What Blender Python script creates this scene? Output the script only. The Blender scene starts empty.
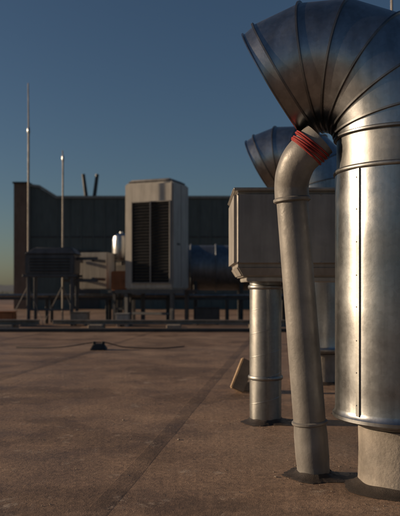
import bpy, bmesh, math, random
from mathutils import Vector, Matrix, noise
random.seed(7)
S=bpy.context.scene
S.view_settings.view_transform='Standard'; S.view_settings.look='None'; S.view_settings.exposure=0
rad=math.radians

# ---------------------------------------------------------------- materials
def newmat(name):
    m=bpy.data.materials.new(name); m.use_nodes=True
    nt=m.node_tree; b=nt.nodes['Principled BSDF']; return m,nt,b
def N(nt,t,**k):
    n=nt.nodes.new(t)
    for a,v in k.items(): setattr(n,a,v)
    return n
def ramp(nt,fac,stops):
    r=N(nt,'ShaderNodeValToRGB'); e=r.color_ramp.elements
    while len(e)<len(stops): e.new(0.5)
    for i,(p,c) in enumerate(stops):
        e[i].position=p; e[i].color=(c[0],c[1],c[2],1) if not isinstance(c,(int,float)) else (c,c,c,1)
    nt.links.new(fac,r.inputs[0]); return r.outputs[0]
def noisen(nt,vec,scale,detail=4,rough=.55):
    n=N(nt,'ShaderNodeTexNoise'); n.inputs['Scale'].default_value=scale
    n.inputs['Detail'].default_value=detail; n.inputs['Roughness'].default_value=rough
    nt.links.new(vec,n.inputs['Vector']); return n.outputs['Fac']
def mapping(nt,scale=(1,1,1),rot=(0,0,0)):
    tc=N(nt,'ShaderNodeTexCoord'); mp=N(nt,'ShaderNodeMapping')
    mp.inputs['Scale'].default_value=scale; mp.inputs['Rotation'].default_value=rot
    nt.links.new(tc.outputs['Object'],mp.inputs['Vector']); return mp.outputs[0]
def bump(nt,b,h,strength,dist):
    n=N(nt,'ShaderNodeBump'); n.inputs['Strength'].default_value=strength; n.inputs['Distance'].default_value=dist
    nt.links.new(h,n.inputs['Height']); 
    return n
def mul(nt,a,b_,fac=1.0,mode='MULTIPLY'):
    m=N(nt,'ShaderNodeMix',data_type='RGBA',blend_type=mode); m.inputs[0].default_value=fac
    nt.links.new(a,m.inputs[6]); nt.links.new(b_,m.inputs[7]); return m.outputs[2]

def metal(name,lo,hi,r0=.28,r1=.45,wavy=.5,metallic=1.0,dirt=.5):
    m,nt,b=newmat(name)
    v=mapping(nt); vs=mapping(nt,(14,14,.9))
    n1=noisen(nt,v,3.5,6); n2=noisen(nt,vs,1.6,5); 
    vo=N(nt,'ShaderNodeTexVoronoi'); vo.inputs['Scale'].default_value=70; nt.links.new(v,vo.inputs['Vector'])
    c1=ramp(nt,n1,[(.3,lo),(.7,hi)])
    c2=ramp(nt,n2,[(.3,1-dirt*.6),(.6,1.0)])
    sp=ramp(nt,vo.outputs['Color'],[(0,.84),(1,1.0)])
    c=mul(nt,mul(nt,c1,c2),sp)
    nt.links.new(c,b.inputs['Base Color'])
    nt.links.new(ramp(nt,noisen(nt,v,9,7,.7),[(.25,r0),(.75,r1)]),b.inputs['Roughness'])
    b.inputs['Metallic'].default_value=metallic
    bw=bump(nt,b,noisen(nt,v,4.0,1),wavy,.02)
    bf=bump(nt,b,noisen(nt,v,120,2),.06,.002); nt.links.new(bw.outputs[0],bf.inputs['Normal'])
    nt.links.new(bf.outputs[0],b.inputs['Normal'])
    return m
def painted(name,col,rough=.5,var=.35,scale=4,bs=.15,dirt=None,metallic=0):
    m,nt,b=newmat(name); v=mapping(nt); vs=mapping(nt,(8,8,.8))
    lo=tuple(x*(1-var) for x in col); hi=tuple(min(1,x*(1+var*.5)) for x in col)
    c=mul(nt,ramp(nt,noisen(nt,v,scale,7,.65),[(.3,lo),(.7,hi)]),ramp(nt,noisen(nt,vs,2,6,.6),[(.3,.7),(.6,1.0)]))
    nt.links.new(c,b.inputs['Base Color'])
    nt.links.new(ramp(nt,noisen(nt,v,scale*3,5),[(.3,rough*.8),(.7,min(1,rough*1.25))]),b.inputs['Roughness'])
    b.inputs['Metallic'].default_value=metallic
    nt.links.new(bump(nt,b,noisen(nt,v,scale*12,5,.6),bs,.004).outputs[0],b.inputs['Normal'])
    return m

GALV=metal('galvanised_sheet',(.36,.37,.385),(.52,.53,.545),.24,.38,.35,1,.5)
GALVD=metal('galvanised_elbow',(.33,.34,.36),(.49,.50,.52),.24,.38,.3,1,.45)
SEAM=metal('seam_metal',(.16,.16,.17),(.28,.28,.28),.35,.5,.2)
GALVB=metal('galvanised_weathered',(.24,.24,.24),(.37,.37,.365),.36,.54,.3)
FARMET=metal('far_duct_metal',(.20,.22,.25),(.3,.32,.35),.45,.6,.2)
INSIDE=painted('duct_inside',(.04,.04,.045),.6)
PIPE=painted('weathered_pipe',(.25,.235,.22),.48,.4,6,.25,metallic=.1)
STUB=painted('grey_pipe_stub',(.33,.29,.25),.7,.5,7,.6)
BOXM=painted('box_sheet_metal',(.35,.325,.295),.5,.3,3,.1,metallic=.1)
BOXD=painted('box_flange',(.42,.39,.35),.45,.3,3,.1,metallic=.2)
RED=painted('red_hose',(.34,.035,.03),.5,.3,12)
BITU=painted('bitumen_sealant',(.045,.032,.025),.55,.5,30,.8)
CREAM=painted('cream_panel',(.42,.39,.35),.5,.15,2)
CREAMD=painted('grey_panel',(.25,.235,.22),.5,.15,2)
BLACK=painted('black_louvre',(.014,.014,.016),.5,.3,4)
DARKST=painted('dark_steel',(.05,.05,.052),.5,.4,5)
SLAT=painted('louvre_slat_black',(.022,.022,.024),.5,.3,4)
FANST=painted('fan_housing_grey',(.085,.085,.09),.5,.3,5)
MIDST=painted('zinc_steel',(.28,.25,.22),.5,.4,5,metallic=.2)
ORANGE=painted('rust_cabinet',(.36,.13,.045),.6,.3,3)
GREEN=painted('green_cladding',(.088,.112,.108),.55,.25,.6)
BROWNW=painted('brown_wall',(.21,.14,.10),.75,.3,1.2)
TRIM=painted('pale_trim',(.26,.27,.25),.5,.2,1)
CONC=painted('concrete',(.34,.28,.22),.85,.35,10,.5)
WOOD=painted('weathered_board',(.42,.29,.18),.75,.35,14,.4)

# roof membrane
def roofmat(name,k=1.0):
    m,nt,b=newmat(name)
    v=mapping(nt)
    big=noisen(nt,v,.45,6,.6); mid=noisen(nt,v,2.3,8,.68); fine=noisen(nt,v,38,6,.7); grit=noisen(nt,v,210,3,.6)
    c=ramp(nt,big,[(.32,(.24*k,.150*k,.098*k)),(.52,(.31*k,.203*k,.137*k)),(.70,(.39*k,.27*k,.19*k))])
    c=mul(nt,c,ramp(nt,mid,[(.3,.62),(.5,.95),(.68,1.18)]))
    c=mul(nt,c,ramp(nt,fine,[(.3,.62),(.6,1.14)]))
    c=mul(nt,c,ramp(nt,grit,[(.3,.66),(.65,1.2)]))
    # dried puddle stains
    st=noisen(nt,v,.9,4,.55)
    c=mul(nt,c,ramp(nt,st,[(.38,.60),(.44,.64),(.47,1.12),(.50,1.0)]),.5)
    # pale dusty scuffs
    sc=ramp(nt,noisen(nt,v,5.5,10,.8),[(.575,0),(.66,1)])
    mx=N(nt,'ShaderNodeMix',data_type='RGBA'); nt.links.new(sc,mx.inputs[0]); nt.links.new(c,mx.inputs[6]); mx.inputs[7].default_value=(.44,.34,.26,1)
    nt.links.new(mx.outputs[2],b.inputs['Base Color'])
    nt.links.new(ramp(nt,mid,[(.3,.42),(.7,.8)]),b.inputs['Roughness'])
    b.inputs['Specular IOR Level'].default_value=.35
    b1=bump(nt,b,mid,.3,.03); b2=bump(nt,b,fine,.7,.006); b3=bump(nt,b,grit,.6,.0025)
    nt.links.new(b1.outputs[0],b2.inputs['Normal']); nt.links.new(b2.outputs[0],b3.inputs['Normal'])
    nt.links.new(b3.outputs[0],b.inputs['Normal']); return m
ROOF=roofmat('roof_membrane'); ROOF2=roofmat('roof_membrane_lap',.8)

# ---------------------------------------------------------------- mesh helpers
def group(name,loc=(0,0,0),rotz=0,world=True):
    e=bpy.data.objects.new(name,None); e.location=loc; e.rotation_euler=(0,0,rotz)
    e.empty_display_size=.1; S.collection.objects.link(e); e['w']=1 if world else 0; return e
def finish(me,name,mat,parent,smooth=True,ang=35):
    me.materials.append(mat)
    if smooth:
        for p in me.polygons: p.use_smooth=True
        me.set_sharp_from_angle(angle=rad(ang))
    o=bpy.data.objects.new(name,me); S.collection.objects.link(o)
    if parent:
        o.parent=parent
        if parent['w']: o.matrix_parent_inverse=Matrix.Translation(parent.location).inverted()
    return o
def frombm(bm,name,mat,parent,smooth=True,ang=35):
    bmesh.ops.recalc_face_normals(bm,faces=bm.faces)
    me=bpy.data.meshes.new(name); bm.to_mesh(me); bm.free()
    return finish(me,name,mat,parent,smooth,ang)
def box(name,x0,x1,y0,y1,z0,z1,mat,parent,bev=.006):
    bm=bmesh.new(); bmesh.ops.create_cube(bm,size=1)
    for v in bm.verts:
        v.co=Vector(((x0+x1)/2+v.co.x*(x1-x0),(y0+y1)/2+v.co.y*(y1-y0),(z0+z1)/2+v.co.z*(z1-z0)))
    if bev: bmesh.ops.bevel(bm,geom=bm.edges[:],offset=min(bev,min(x1-x0,y1-y0,z1-z0)*.4),segments=2,affect='EDGES')
    return frombm(bm,name,mat,parent)
def boxes(name,lst,mat,parent,bev=.004):
    bm=bmesh.new()
    for (x0,x1,y0,y1,z0,z1) in lst:
        r=bmesh.ops.create_cube(bm,size=1)['verts']
        for v in r: v.co=Vector(((x0+x1)/2+v.co.x*(x1-x0),(y0+y1)/2+v.co.y*(y1-y0),(z0+z1)/2+v.co.z*(z1-z0)))
    if bev: bmesh.ops.bevel(bm,geom=bm.edges[:],offset=bev,segments=1,affect='EDGES')
    return frombm(bm,name,mat,parent)
def lathe(name,cx,cy,prof,mat,parent,seg=96,wob=0,ang=35,caps=True):
    bm=bmesh.new(); rings=[]
    for r,z in prof:
        ring=[]
        for i in range(seg):
            a=2*math.pi*i/seg
            rr=r
            if wob: rr=r*(1+wob*noise.noise(Vector((math.cos(a)*2+cx*5,math.sin(a)*2+cy,z*3+r*4))))
            ring.append(bm.verts.new((cx+rr*math.cos(a),cy+rr*math.sin(a),z)))
        rings.append(ring)
    for a,b in zip(rings,rings[1:]):
        for i in range(seg): bm.faces.new((a[i],a[(i+1)%seg],b[(i+1)%seg],b[i]))
    if caps:
        bm.faces.new(rings[0]); bm.faces.new(rings[-1])
    return frombm(bm,name,mat,parent,True,ang)
def tube(name,pts,mat,parent,seg=48,sub=6,caps=True,flat=False):
    """pts: (x,y,z,r)"""
    P=[Vector(p) if len(p)==4 else Vector((*p,.01)) for p in pts]
    Q=[]
    if sub<=1: Q=P
    else:
        for i in range(len(P)-1):
            p0=P[max(i-1,0)];p1=P[i];p2=P[i+1];p3=P[min(i+2,len(P)-1)]
            for k in range(sub):
                t=k/sub
                Q.append(.5*((2*p1)+(p2-p0)*t+(2*p0-5*p1+4*p2-p3)*t*t+(3*p1-p0-3*p2+p3)*t**3))
        Q.append(P[-1])
    C=[Vector(q[:3]) for q in Q]; bm=bmesh.new(); rings=[]
    T=[(C[min(i+1,len(C)-1)]-C[max(i-1,0)]).normalized() for i in range(len(C))]
    u=T[0].orthogonal().normalized()
    for i,c in enumerate(C):
        u=(u-T[i]*u.dot(T[i])).normalized(); w=T[i].cross(u)
        rings.append([bm.verts.new(c+(u*math.cos(2*math.pi*k/seg)+w*math.sin(2*math.pi*k/seg))*Q[i][3]) for k in range(seg)])
    for a,b in zip(rings,rings[1:]):
        for i in range(seg): bm.faces.new((a[i],a[(i+1)%seg],b[(i+1)%seg],b[i]))
    if caps: bm.faces.new(rings[0]); bm.faces.new(rings[-1])
    return frombm(bm,name,mat,parent)
def ringband(name,c,axis,r0,r1,w,mat,parent,seg=64):
    """solid band round a pipe, rounded outside"""
    c=Vector(c); t=Vector(axis).normalized(); u=t.orthogonal().normalized(); v=t.cross(u)
    prof=[(r0,-w),(r1*.6+r0*.4,-w),(r1,-w*.45),(r1,w*.45),(r1*.6+r0*.4,w),(r0,w)]
    bm=bmesh.new(); R=[]
    for r,h in prof:
        R.append([bm.verts.new(c+t*h+(u*math.cos(2*math.pi*k/seg)+v*math.sin(2*math.pi*k/seg))*r) for k in range(seg)])
    n=len(R)
    for j in range(n):
        a=R[j]; b=R[(j+1)%n]
        for i in range(seg): bm.faces.new((a[i],a[(i+1)%seg],b[(i+1)%seg],b[i]))
    return frombm(bm,name,mat,parent,True,50)

# ---------------------------------------------------------------- exhaust duct with gored elbow
def exhaust_duct(cx,cy,R,rin,angs,mouth,zc,zbot,zband,stub_r,seamang,yaw=0):
    g=group('exhaust_duct',(cx,cy,0))
    C=Vector((cx-R-rin,cy,zc)); Rc=rin+R
    # vertical casing
    lathe('casing',cx,cy,[(R*.55,zbot+.01),(R+.004,zbot),(R+.010,zbot+.006),(R+.010,zbot+.018),(R+.003,zbot+.026),(R,zbot+.04)]+
          [(R,zbot+.04+(zband-zbot-.04)*k/12) for k in range(1,13)],GALV,g,128,.002,40)
    ringband('casing_band',(cx,cy,zband),(0,0,1),R-.004,R+.007,.009,GALVB,g,128)
    lathe('neck',cx,cy,[(R-.006,zband),(R-.006,zc-.0)],GALVB,g,128,caps=False)
    ringband('neck_band',(cx,cy,zc-.004),(0,0,1),R-.006,R+.006,.007,SEAM,g,128)
    # vertical lock seam + rivets
    a=seamang; d=Vector((math.cos(a),math.sin(a),0)); t=Vector((-d.y,d.x,0))
    bm=bmesh.new()
    pr=[(-.016,.0),(-.015,.003),(-.004,.0035),(-.003,.007),(.003,.007),(.004,.0)]
    lo=[];hi=[]
    for s,h in pr:
        p=Vector((cx,cy,0))+d*(R-.0012+h)+t*s
        lo.append(bm.verts.new((p.x,p.y,zbot+.03))); hi.append(bm.verts.new((p.x,p.y,zband-.009)))
    for i in range(len(pr)-1): bm.faces.new((lo[i],lo[i+1],hi[i+1],hi[i]))
    bm.faces.new(lo); bm.faces.new(hi)
    frombm(bm,'lock_seam',GALVB,g,False)
    bm=bmesh.new(); z=zbot+.07
    while z<zband-.04:
        p=Vector((cx,cy,z))+d*(R+.002)-t*.011
        bmesh.ops.create_uvsphere(bm,u_segments=8,v_segments=6,radius=.0024,matrix=Matrix.Translation(p)); z+=.12+random.uniform(-.006,.006)
    frombm(bm,'rivets',GALVB,g)
    # gores
    E=[]
    def ringpts(th,a_,off=0,tilt=0):
        rd=Vector((math.cos(th),0,math.sin(th))); tg=Vector((-math.sin(th),0,math.cos(th)))
        M_=Matrix.Rotation(-yaw,3,'Z'); ax_=Vector((cx,cy,0))
        return [M_@(C+rd*(Rc+a_*math.cos(2*math.pi*k/96))+Vector((0,a_*math.sin(2*math.pi*k/96),0))+tg*off-ax_)+ax_ for k in range(96)]
    bm=bmesh.new()
    allA=[0]+[rad(x) for x in angs]
    for i in range(len(allA)-1):
        A=[bm.verts.new(p) for p in ringpts(allA[i],R)]; B=[bm.verts.new(p) for p in ringpts(allA[i+1],R)]
        for k in range(96): bm.faces.new((A[k],A[(k+1)%96],B[(k+1)%96],B[k]))
    frombm(bm,'elbow_gores',GALVD,g,True,60)
    bm=bmesh.new()
    for th in allA[1:]:
        w=.0042*R/.248; h=.009*R/.248
        Rg=[[bm.verts.new(p) for p in ringpts(th,aa,o)] for aa,o in ((R-.004,-w),(R+h,-w*.8),(R+h,w*.8),(R-.004,w))]
        for j in range(4):
            X=Rg[j];Y=Rg[(j+1)%4]
            for k in range(96): bm.faces.new((X[k],X[(k+1)%96],Y[(k+1)%96],Y[k]))
    frombm(bm,'elbow_seams',SEAM,g,True,50)
    thl=allA[-1]
    bm=bmesh.new()
    prof=[(R-.004,0),(R-.010,mouth*.9),(R-.001,mouth*.93),(R-.001,mouth),(R-.014,mouth),(R-.016,0),]
    Rg=[[bm.verts.new(p) for p in ringpts(thl,aa,o)] for aa,o in prof]
    for X,Y in zip(Rg,Rg[1:]):
        for k in range(96): bm.faces.new((X[k],X[(k+1)%96],Y[(k+1)%96],Y[k]))
    frombm(bm,'mouth_collar',GALVD,g,True,50)
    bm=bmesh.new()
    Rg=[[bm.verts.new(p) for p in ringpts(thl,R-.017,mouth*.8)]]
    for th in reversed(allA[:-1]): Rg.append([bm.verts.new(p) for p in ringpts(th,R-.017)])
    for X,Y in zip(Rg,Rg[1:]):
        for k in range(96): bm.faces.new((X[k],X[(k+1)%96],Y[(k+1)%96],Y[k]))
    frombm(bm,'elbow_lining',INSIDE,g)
    lathe('stub_pipe',cx,cy,[(stub_r,0.0),(stub_r,.02),(stub_r*.985,zbot*.5),(stub_r,zbot-.03)],STUB,g,72,.012,caps=False)
    ringband('stub_collar',(cx,cy,zbot-.012),(0,0,1),stub_r-.004,stub_r+.014,.014,GALVB,g)
    return g
def flashing(name,cx,cy,r,mat,parent,h=.018,ext=1.45):
    bm=bmesh.new(); rings=[]; seg=96
    for f,z in ((1,.0015),(.94,.003),(.7,h*.2),(.25,h*.5),(.05,h*.9),(0,h*1.0)):
        ring=[]
        for i in range(seg):
            a=2*math.pi*i/seg
            w_=noise.noise(Vector((math.cos(a)*1.3+cx*7,math.sin(a)*1.3+cy*3,0)))*.9+noise.noise(Vector((math.cos(a)*5+cx,math.sin(a)*5,4)))*.35
            rr=r*.99+(ext-1)*r*f*(1+w_)+.002
            zz=z*(1+.3*noise.noise(Vector((math.cos(a)*2,math.sin(a)*2,cy)))) if f<.9 else z
            ring.append(bm.verts.new((cx+rr*math.cos(a),cy+rr*math.sin(a),zz)))
        rings.append(ring)
    for a,b in zip(rings,rings[1:]):
        for i in range(seg): bm.faces.new((a[i],a[(i+1)%seg],b[(i+1)%seg],b[i]))
    frombm(bm,name,mat,parent,True,80)

ex1=exhaust_duct(.770,2.67,.250,.052,[12,33,55,77,98,119],.055,1.326,.256,1.190,.163,rad(180+38),rad(20))
flashing('base_sealant',.770,2.67,.163,BITU,ex1,.02,1.3)
ex2=exhaust_duct(.99,5.6,.262,.045,[12,33,55,77,98,117],.08,1.50,.26,1.36,.163,rad(180+40),rad(20))
flashing('base_sealant',.99,5.6,.163,BITU,ex2)

# ---------------------------------------------------------------- leaning pipe
lp=group('leaning_vent_pipe',(.456,2.80,0))
B=Vector((.456,2.80,0)); T=Vector((.366,2.78,1.10)); ax=(T-B).normalized()
r=.064
tube('pipe_shaft',[(*B,r*1.02),(*(B+ax*.4),r),(*(B+ax*.8),r*.985),(*T,r*.97)],PIPE,lp,56,6)
tube('pipe_bend',[(T.x,T.y,T.z,r*1.06),(.3635,2.775,1.155,r*1.06),(.368,2.755,1.20,r*1.08),(.388,2.73,1.25,r*1.1),(.42,2.71,1.285,r*1.12),(.462,2.70,1.325,r*1.12)],PIPE,lp,56,8)
ringband('socket_ring',T,ax,r*.9,r*1.16,.010,PIPE,lp)
ringband('lower_ring',B+ax*.215,ax,r*.9,r*1.12,.008,PIPE,lp)
ringband('lower_sleeve',B+ax*.12,ax,r*.9,r*1.05,.10,PIPE,lp)
flashing('base_sealant',.456,2.80,.066,BITU,lp,.02,1.75)
hx=Vector((.62,-.18,.75)).normalized()
for i in range(5):
    c=Vector((.412,2.712,1.278))+hx*(.0100*i)
    ringband('red_hose_rib_%d'%(i+1),c,hx+Vector((.06*random.uniform(-1,1),0,.06*random.uniform(-1,1))),r*1.0,r*(1.2+.03*(i%2)+.015*i),.0046,RED,lp)

# ---------------------------------------------------------------- box plenum with pipe
pb=group('roof_fan_box',(.60,4.0,0))
def hopper(name,x0,x1,y0,y1,z1,X0,X1,Y0,Y1,z0,mat,parent,bev=.01):
    bm=bmesh.new()
    a=[bm.verts.new(p) for p in ((x0,y0,z1),(x1,y0,z1),(x1,y1,z1),(x0,y1,z1))]
    b=[bm.verts.new(p) for p in ((X0,Y0,z0),(X1,Y0,z0),(X1,Y1,z0),(X0,Y1,z0))]
    bm.faces.new(a); bm.faces.new(b)
    for i in range(4): bm.faces.new((a[i],a[(i+1)%4],b[(i+1)%4],b[i]))
    bmesh.ops.bevel(bm,geom=bm.edges[:],offset=bev,segments=3,affect='EDGES')
    return frombm(bm,name,mat,parent)
hopper('box_body',.180,1.10,3.70,4.40,1.268,.180,1.10,3.70,4.40,.862,BOXM,pb,.022)
hopper('box_lid',.175,1.107,3.692,4.407,1.282,.175,1.107,3.692,4.407,1.266,BOXD,pb,.006)
hopper('box_bottom_tray',.192,1.09,3.715,4.385,.864,.225,1.07,3.74,4.36,.81,BOXM,pb,.008)
box('box_lower_flange',.25,1.065,3.755,4.345,.785,.809,BOXD,pb,.004)
bm=bmesh.new()
for x in (.2,.42,.64,.86,1.07):
    for z in (.885,1.245): bmesh.ops.create_uvsphere(bm,u_segments=8,v_segments=6,radius=.005,matrix=Matrix.Translation((x,3.699,z)))
frombm(bm,'screws',MIDST,pb)
def spiralpipe(cx,cy,r,z1,parent,nm):
    lathe(nm,cx,cy,[(r,z1*k/10) for k in range(11)],GALVB,parent,72,.01,caps=False)
    n=int(z1/.14*36)
    bm=bmesh.new(); prev=None
    for i in range(n+1):
        a=2*math.pi*i/36; z=.03+ (z1-.06)*i/n
        d=Vector((math.cos(a),math.sin(a),0))
        c=Vector((cx,cy,z))
        q=[bm.verts.new(c+d*(r-.001)+Vector((0,0,-.004))),bm.verts.new(c+d*(r+.0018)),bm.verts.new(c+d*(r-.001)+Vector((0,0,.004)))]
        if prev:
            bm.faces.new((prev[0],prev[1],q[1],q[0])); bm.faces.new((prev[1],prev[2],q[2],q[1]))
        prev=q
    frombm(bm,nm+'_seam',GALVB,parent,True,80)
    for z in (.25,z1-.03): ringband(nm+'_clamp',(cx,cy,z),(0,0,1),r-.003,r+.009,.012,GALVB,parent)
spiralpipe(.368,3.93,.089,.785,pb,'support_pipe')
flashing('base_sealant',.368,3.93,.089,BITU,pb,.025,1.6)
spiralpipe(.92,4.15,.089,.785,pb,'support_pipe_rear')
flashing('base_sealant_rear',.92,4.15,.089,BITU,pb,.025,1.6)

# leaning offcut board
bd=group('leaning_paver',(.29,5.0,0),rotz=0,world=False)
o=box('slab',-.05,.05,-.02,.02,0,.235,WOOD,bd,.006); o.rotation_euler=(rad(-12),rad(26),rad(12))
o.location=(-.03,0,.018)
o=box('block',-.03,.12,.05,.15,0,.07,CONC,bd,.008)

# ---------------------------------------------------------------- cable holder and conductor
ch=group('conductor_holder',(-1.23,8.5,0))
hopper('ballast',-1.29,-1.17,8.44,8.56,.075,-1.33,-1.13,8.40,8.60,.0,BLACK,ch,.01)
boxes('clip',[(-1.30,-1.27,8.47,8.53,.07,.10),(-1.19,-1.16,8.47,8.53,.07,.10)],BLACK,ch,.003)
cb=group('lightning_conductor_cable',(-1.23,8.5,0))
pts=[(-2.3,8.75,.008),(-1.9,8.6,.015),(-1.6,8.52,.04),(-1.32,8.5,.085),(-1.14,8.5,.085),(-.9,8.5,.03),(-.5,8.62,.009),(-.2,8.9,.008)]
tube('cable',[(*p,.006) for p in pts],BLACK,cb,8,8)

# ---------------------------------------------------------------- large outdoor unit
au=group('air_conditioning_unit',(-.87,14.2,0),rad(-22),world=False)
W=.53; D2=.40; z0=.72; z1=2.84
box('cabinet',-W,W,-D2,D2,z0,z1,CREAM,au,.03)
hopper('fan_shroud',-W+.08,W-.08,-D2+.06,D2-.06,z1+.075,-W+.03,W-.03,-D2+.02,D2-.02,z1+.002,CREAMD,au,.03)
lx0,lx1=-.34,.47; lz0,lz1=.86,2.44
box('louvre_recess',lx0,lx1,-D2-.006,-D2+.05,lz0,lz1,BLACK,au,.004)
n=26; L=[]
bm=bmesh.new()
for i in range(n):
    z=lz0+.03+(lz1-lz0-.06)*i/(n-1)
    r_=bmesh.ops.create_cube(bm,size=1)['verts']
    for v in r_:
        p=Vector((v.co.x*(lx1-lx0-.02),v.co.y*.05,v.co.z*.008)); p.rotate(Matrix.Rotation(rad(35),3,'X'))
        v.co=p+Vector(((lx0+lx1)/2,-D2-.022,z))
frombm(bm,'louvre_slats',SLAT,au,False)
mx=(lx0+lx1)/2
boxes('louvre_frame',[(lx0-.02,lx0,-D2-.05,-D2-.004,lz0-.02,lz1+.02),(lx1,lx1+.02,-D2-.05,-D2-.004,lz0-.02,lz1+.02),
  (lx0+.001,lx1-.001,-D2-.05,-D2-.004,lz1+.001,lz1+.02),(lx0+.001,lx1-.001,-D2-.05,-D2-.004,lz0-.02,lz0-.001),(mx-.012,mx+.012,-D2-.054,-D2-.03,lz0,lz1)],CREAMD,au,.002)
boxes('side_panel_lines',[(W-.002,W+.004,-.01,.0,z0+.04,z1-.04),(W-.002,W+.006,-.2,-.06,1.6,1.64)],DARKST,au,.001)
lst=[]
for x in (-.5,.5):
    for y in (-.36,.36): lst+=[(x-.035,x+.035,y-.035,y+.035,0,.64),(x-.09,x+.09,y-.09,y+.09,0.0,.02)]
lst+=[(-.75,.75,-.40,-.32,.641,.715),(-.75,.75,.32,.40,.641,.715),(-.45,.45,-.37,-.35,.22,.27)]
boxes('stand',lst,FANST,au,.003)

# smaller cabinets
def framed(nm,loc,w,d,za,zb,mat,rot=0,slope=0,st=None):
    g=group(nm,loc,rad(rot),world=False)
    box('housing',-w/2,w/2,-d/2,d/2,za,zb,mat,g,.02)
    lst=[]
    for x in (-w/2+.06,w/2-.06):
        for y in (-d/2+.06,d/2-.06): lst.append((x-.03,x+.03,y-.03,y+.03,0,za-.05))
    lst+=[(-w/2-.05,w/2+.05,-d/2,-d/2+.06,za-.049,za-.001),(-w/2-.05,w/2+.05,d/2-.06,d/2,za-.049,za-.001)]
    lst+=[(-w/2+.091,w/2-.091,-d/2+.04,-d/2+.07,.30,.34)]
    boxes('stand',lst,st or FANST,g,.003); return g
g=framed('roof_exhaust_fan',(-2.98,14.2,0),.98,.7,1.02,1.42,FANST,0)
hopper('rain_cowl',-.30,.42,-.3,.3,1.56,-.53,.53,-.38,.38,1.421,FANST,g,.02)
boxes('cooling_slots',[(-.4,.4,-.37,-.352,1.08+.06*i,1.10+.06*i) for i in range(5)],BLACK,g,.001)
g=framed('condenser_unit',(-2.2,15.0,0),.62,.5,.72,1.50,CREAM,-12)
lathe('fan_grille',0,0,[(.02,0),(.2,0),(.22,.012),(.24,0)],BLACK,g,32)
g.children[-1].rotation_euler=(rad(90),0,0); g.children[-1].location=(0,-.262,1.12)
g=framed('condenser_unit',(-1.66,15.6,0),.42,.4,.72,1.32,CREAM,-12)
box('access_door',-.15,.15,-.215,-.202,.8,1.25,CREAMD,g,.004)
g=framed('rusty_control_cabinet',(-1.62,14.6,0),.36,.4,.70,1.10,ORANGE,-14)
boxes('door_and_handle',[(-.15,.15,-.21,-.202,.74,1.06),(.09,.11,-.23,-.211,.86,.94)],ORANGE,g,.002)
tk=group('expansion_tank',(-1.72,15.3,0))
lathe('tank_shell',-1.72,15.3,[(.05,1.33),(.17,1.36),(.2,1.43),(.2,1.80),(.18,1.88),(.10,1.93),(.04,1.945),(.04,1.98),(.001,1.98)],GALV,tk,48)
boxes('tank_legs',[(-1.86,-1.83,15.2,15.23,0,1.45),(-1.60,-1.57,15.2,15.23,0,1.45),(-1.74,-1.71,15.4,15.43,0,1.45)],DARKST,tk)

# large horizontal duct right of the unit
hd=group('horizontal_supply_duct',(.8,15.4,0))
def hcyl(nm,x0,x1,y,z,r,mat,parent,seg=64):
    return tube(nm,[(x0,y,z,r),(x1,y,z,r)],mat,parent,seg,1)
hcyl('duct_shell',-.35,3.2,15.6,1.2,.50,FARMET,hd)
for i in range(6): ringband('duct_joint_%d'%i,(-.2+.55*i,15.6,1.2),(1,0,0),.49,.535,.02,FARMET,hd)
lst=[]
for x in (-.1,.9,1.9,2.9): lst+=[(x-.04,x+.04,15.2,15.28,0,.95),(x-.04,x+.04,15.92,16.0,0,.95),(x-.04,x+.04,15.281,15.919,.62,.695)]
boxes('saddles',lst,DARKST,hd)
# steel support frame running under the units
pr=group('steel_support_frame',(-2,14.8,0)); lst=[]
for y in (14.75,15.25): lst+=[(-4.6,1.9,y-.03,y+.03,.50,.56)]
x=-4.5
while x<1.9:
    lst+=[(x-.025,x+.025,14.781,15.219,.51,.55)]
    for y in (14.75,15.25): lst+=[(x-.03,x+.03,y-.03,y+.03,.0,.499)]
    x+=1.27
boxes('frame',lst,DARKST,pr,.003)
tube('frame_pipe',[(-4.6,15.0,.59,.035),(1.9,15.0,.59,.035)],GALVB,pr,16,1)
lb=group('support_beam',(-1.5,12.6,0))
boxes('beam',[(-7.5,-2.9,12.55,12.70,.165,.18),(-7.5,-2.9,12.55,12.70,.09,.105),(-7.5,-2.9,12.61,12.64,.1051,.1649),
  (-2.7,1.6,12.75,12.88,.15,.165),(-2.7,1.6,12.75,12.88,.09,.105),(-2.7,1.6,12.80,12.83,.1051,.1499)],MIDST,lb,.002)
boxes('beam_pads',[(x,x+.25,12.45,12.95,0,.089) for x in (-7,-5.2,-3.6,-2,-.6,.9)],CONC,lb,.008)
for i,(x,y,w,h,m_) in enumerate(((-3.75,13.6,.3,.24,ORANGE),(-2.4,14.0,.35,.22,CONC),(.15,14.3,.5,.30,DARKST),(-4.6,13.9,.5,.3,CREAMD),(-1.5,13.6,.25,.2,CREAM))):
    g=group('junction_box',(x,y,0)); box('casing',x-w/2,x+w/2,y-.15,y+.15,.04,h+.04,m_,g,.015)
    boxes('feet_and_lid',[(x-w/2+.02,x-w/2+.08,y-.12,y+.12,0,.039),(x+w/2-.08,x+w/2-.02,y-.12,y+.12,0,.039),(x-w/2-.01,x+w/2+.01,y-.16,y+.16,h+.041,h+.06)],m_,g,.002)

kb=group('roof_kerb',(0,12,0))
box('kerb',-14,16,11.9,12.15,0,.055,DARKST,kb,.015)

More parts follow.
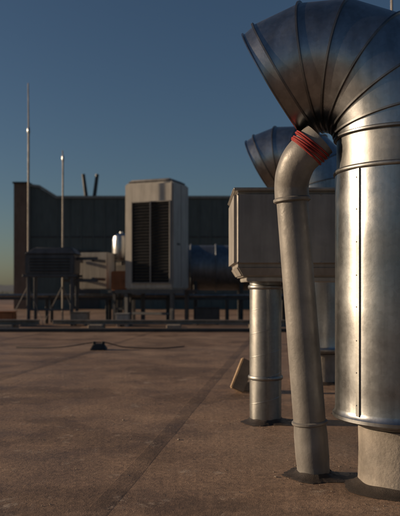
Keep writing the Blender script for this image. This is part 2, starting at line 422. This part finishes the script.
# ---------------------------------------------------------------- masts
def mast(x,y,h,r0,joint):
    g=group('lightning_rod',(x,y,0))
    lathe('foot',x,y,[(.16,0),(.16,.07),(.13,.09),(.05,.09)],CONC,g,24)
    tube('lower_tube',[(x,y,.06,r0),(x+.01,y,joint,r0*.9)],MIDST,g,12,1)
    tube('tip_rod',[(x+.01,y,joint,r0*.7),(x,y,h,r0*.5)],MIDST,g,10,1)
    ringband('coupler',(x+.01,y,joint),(0,0,1),r0*.5,r0*1.5,.06,GALV,g,16)
    tube('stay_a',[(x-.35,y-.2,.02,.008),(x,y,.8,.008)],MIDST,g,8,1)
    tube('stay_b',[(x+.35,y-.2,.02,.008),(x,y,.8,.008)],MIDST,g,8,1)
mast(-3.44,14.0,4.85,.022,3.9)
mast(-2.87,14.6,3.62,.019,3.45)
mast(2.46,9.0,5.2,.022,4.2)

# ---------------------------------------------------------------- building
bl=group('plant_building',(-.5,25,0))
yF=25.0
def prism(name,poly,y0,y1,mat,parent):
    bm=bmesh.new()
    a=[bm.verts.new((x,y0,z)) for x,z in poly]; b=[bm.verts.new((x,y1,z)) for x,z in poly]
    bm.faces.new(a); bm.faces.new(b); n=len(poly)
    for i in range(n): bm.faces.new((a[i],a[(i+1)%n],b[(i+1)%n],b[i]))
    return frombm(bm,name,mat,parent,False)
prism('walls',[(-6.1,0),(7.5,0),(7.5,3.95),(-5.15,3.95),(-5.75,4.34),(-6.1,4.38)],yF,yF+9,GREEN,bl)
prism('end_wall',[(-6.62,0),(-6.103,0),(-6.103,4.46),(-6.62,4.46)],yF-.15,yF+9.1,BROWNW,bl)
box('end_wall_coping',-6.66,-6.06,yF-.2,yF+9.15,4.461,4.52,DARKST,bl,.01)
prism('coping',[(-6.10,4.383),(-5.745,4.343),(-5.14,3.953),(7.6,3.953),(7.6,4.04),(-5.11,4.04),(-5.72,4.42),(-6.055,4.46)] ,yF-.06,yF+.3,TRIM,bl)
boxes('cladding_ribs',[(x,x+.04,yF-.018,yF-.002,.1,3.94) for x in [-5.1+.42*i for i in range(30)]],GREEN,bl,.004)
boxes('cladding_joints',[(-6.05,7.4,yF-.012,yF-.003,2.55,2.60)],DARKST,bl,.001)
boxes('door',[(-4.6,-3.6,yF-.06,yF-.036,0,2.1)],DARKST,bl,.004)
boxes('window_band',[(2.6,4.4,yF-.06,yF-.036,1.4,2.4)],BLACK,bl,.004)
tube('roof_post_a',[(-4.20,yF+1,3.9,.075),(-4.34,yF+1,4.98,.065)],DARKST,bl,12,1)
tube('roof_post_b',[(-3.96,yF+1,3.9,.075),(-3.82,yF+1,4.98,.065)],DARKST,bl,12,1)

# ---------------------------------------------------------------- roof slab, ground, hills, trees
def sheet(name,x0,x1,y0,y1,z,mat,parent=None):
    bm=bmesh.new(); v=[bm.verts.new(p) for p in ((x0,y0,z),(x1,y0,z),(x1,y1,z),(x0,y1,z))]; bm.faces.new(v)
    return frombm(bm,name,mat,parent,False)
rf=group('flat_roof',(0,0,0))
box('roof_deck',-45,45,-30,48,-.6,0,ROOF,rf,0)
boxes('roof_edge_upstand',[(-45,45,47.6,48.0,.0,.28),(-45,-44.6,-30,47.59,0,.28),(44.6,45,-30,47.59,0,.28)],CONC,rf,.02)
ang=math.atan2(.88,6.5); dx=Vector((math.sin(ang),math.cos(ang),0)); nx=Vector((dx.y,-dx.x,0))
P0=Vector((-.29,2.73,0))
bm=bmesh.new()
for k in range(-7,7):
    off=k*1.75
    pl=None
    s=-4
    while s<12.5:
        c=P0+nx*off+dx*s
        e=.006*noise.noise(Vector((s*.9,k*3,0))); e2=.012*noise.noise(Vector((s*1.3,k*3+9,0)))
        w=.04
        q=[c+nx*(-w+e)+Vector((0,0,.0003)),c+nx*(-w+.002+e)+Vector((0,0,.0008)),c+nx*(w+e2)+Vector((0,0,.0008)),c+nx*(w+.005+e2)+Vector((0,0,.0003))]
        if q[0].y<11.8:
            q=[bm.verts.new(p) for p in q]
            if pl:
                for i in range(3): bm.faces.new((pl[i],pl[i+1],q[i+1],q[i]))
            pl=q
        s+=.12
frombm(bm,'membrane_laps',ROOF2,rf,True,10)
# scattered grit and chips
bm=bmesh.new()
for i in range(420):
    if i<260: x=random.uniform(-1.6,1.4); y=random.uniform(2.0,6)
    else:
        a=random.uniform(0,6.28); q=random.choice([(.77,2.67,.2),(.456,2.8,.1),(.368,3.93,.14)]); d=q[2]+abs(random.gauss(0,.12)); x=q[0]+d*math.cos(a); y=q[1]+d*math.sin(a)
    s_=random.uniform(.0012,.0036)*(1.8 if random.random()<.06 else 1)
    vs=bmesh.ops.create_icosphere(bm,subdivisions=1,radius=s_)['verts']
    M_=Matrix.Rotation(random.uniform(0,6),3,'Z')
    sc=Vector((random.uniform(.7,1.7),random.uniform(.7,1.3),random.uniform(.4,.8)))
    for v in vs:
        p=Vector((v.co.x*sc.x,v.co.y*sc.y,v.co.z*sc.z))*random.uniform(.8,1.15); v.co=M_@p+Vector((x,y,s_*.3+.001))
frombm(bm,'roof_grit',CONC,None,False)
GR=painted('fields',(.09,.09,.05),.9,.4,.01,0)
sheet('ground',-4000,4000,-3000,5000,-11,GR)
HM=painted('hills_haze',(.13,.14,.15),1,.2,.002,0)
bm=bmesh.new(); prev=None
for i in range(81):
    x=-3000+75*i; h=22+38*noise.noise(Vector((x*.0011,3,0)))+8*noise.noise(Vector((x*.006,7,0)))
    q=[bm.verts.new((x,2300,-11.5)),bm.verts.new((x,2700,max(4,h*.9))),bm.verts.new((x,3400,-11.5))]
    if prev:
        bm.faces.new((prev[0],prev[1],q[1],q[0])); bm.faces.new((prev[1],prev[2],q[2],q[1]))
    prev=q
frombm(bm,'hills',HM,None)
TM=painted('tree_foliage',(.045,.055,.035),.9,.5,.3,0)
bm=bmesh.new()
for i in range(150):
    cx=random.uniform(-260,260); cy=random.uniform(380,430); hh=random.uniform(7,13.2); wr=random.uniform(3,6)
    for k in range(60):
        d=Vector((random.gauss(0,1),random.gauss(0,1),random.gauss(0,1))).normalized()*random.uniform(.4,1)
        p=Vector((cx+d.x*wr,cy+d.y*wr,-11+hh*.58+d.z*hh*.42)); s_=random.uniform(.5,1.2)
        vs=[bm.verts.new(p+Vector((random.uniform(-1,1),random.uniform(-1,1),random.uniform(-1,1)))*s_) for _ in range(3)]
        bm.faces.new(vs)
    vs=[bm.verts.new((cx-.3,cy,-11)),bm.verts.new((cx+.3,cy,-11)),bm.verts.new((cx,cy,-11+hh*.7))]; bm.faces.new(vs)
frombm(bm,'distant_trees',TM,None,False)

# ---------------------------------------------------------------- light
az=rad(-84); el=rad(13)
sd=Vector((math.sin(az)*math.cos(el),math.cos(az)*math.cos(el),math.sin(el)))
w=bpy.data.worlds.new('World'); S.world=w; w.use_nodes=True; nt=w.node_tree
sk=nt.nodes.new('ShaderNodeTexSky'); sk.sky_type='NISHITA'; sk.sun_disc=False
sk.sun_elevation=el; sk.sun_rotation=az; sk.air_density=1.0; sk.dust_density=.8; sk.ozone_density=3.2
bg=nt.nodes['Background']; bg.inputs[1].default_value=.051
nt.links.new(sk.outputs[0],bg.inputs[0])
ld=bpy.data.lights.new('sun','SUN'); ld.energy=4.7; ld.angle=rad(.5); ld.color=(1,.76,.51)
lo=bpy.data.objects.new('sun',ld); S.collection.objects.link(lo); lo.rotation_euler=(-sd).to_track_quat('-Z','Y').to_euler()

cd=bpy.data.cameras.new('camera'); cam=bpy.data.objects.new('camera',cd); S.collection.objects.link(cam)
cam.location=(0,0,.75); cam.rotation_euler=(rad(90),0,0)
cd.sensor_fit='VERTICAL'; cd.sensor_height=36; cd.sensor_width=27.9; cd.lens=48.8; cd.shift_y=30/516
cd.clip_start=.05; cd.clip_end=9000
cd.dof.use_dof=True; cd.dof.focus_distance=2.65; cd.dof.aperture_fstop=4.5
S.camera=cam
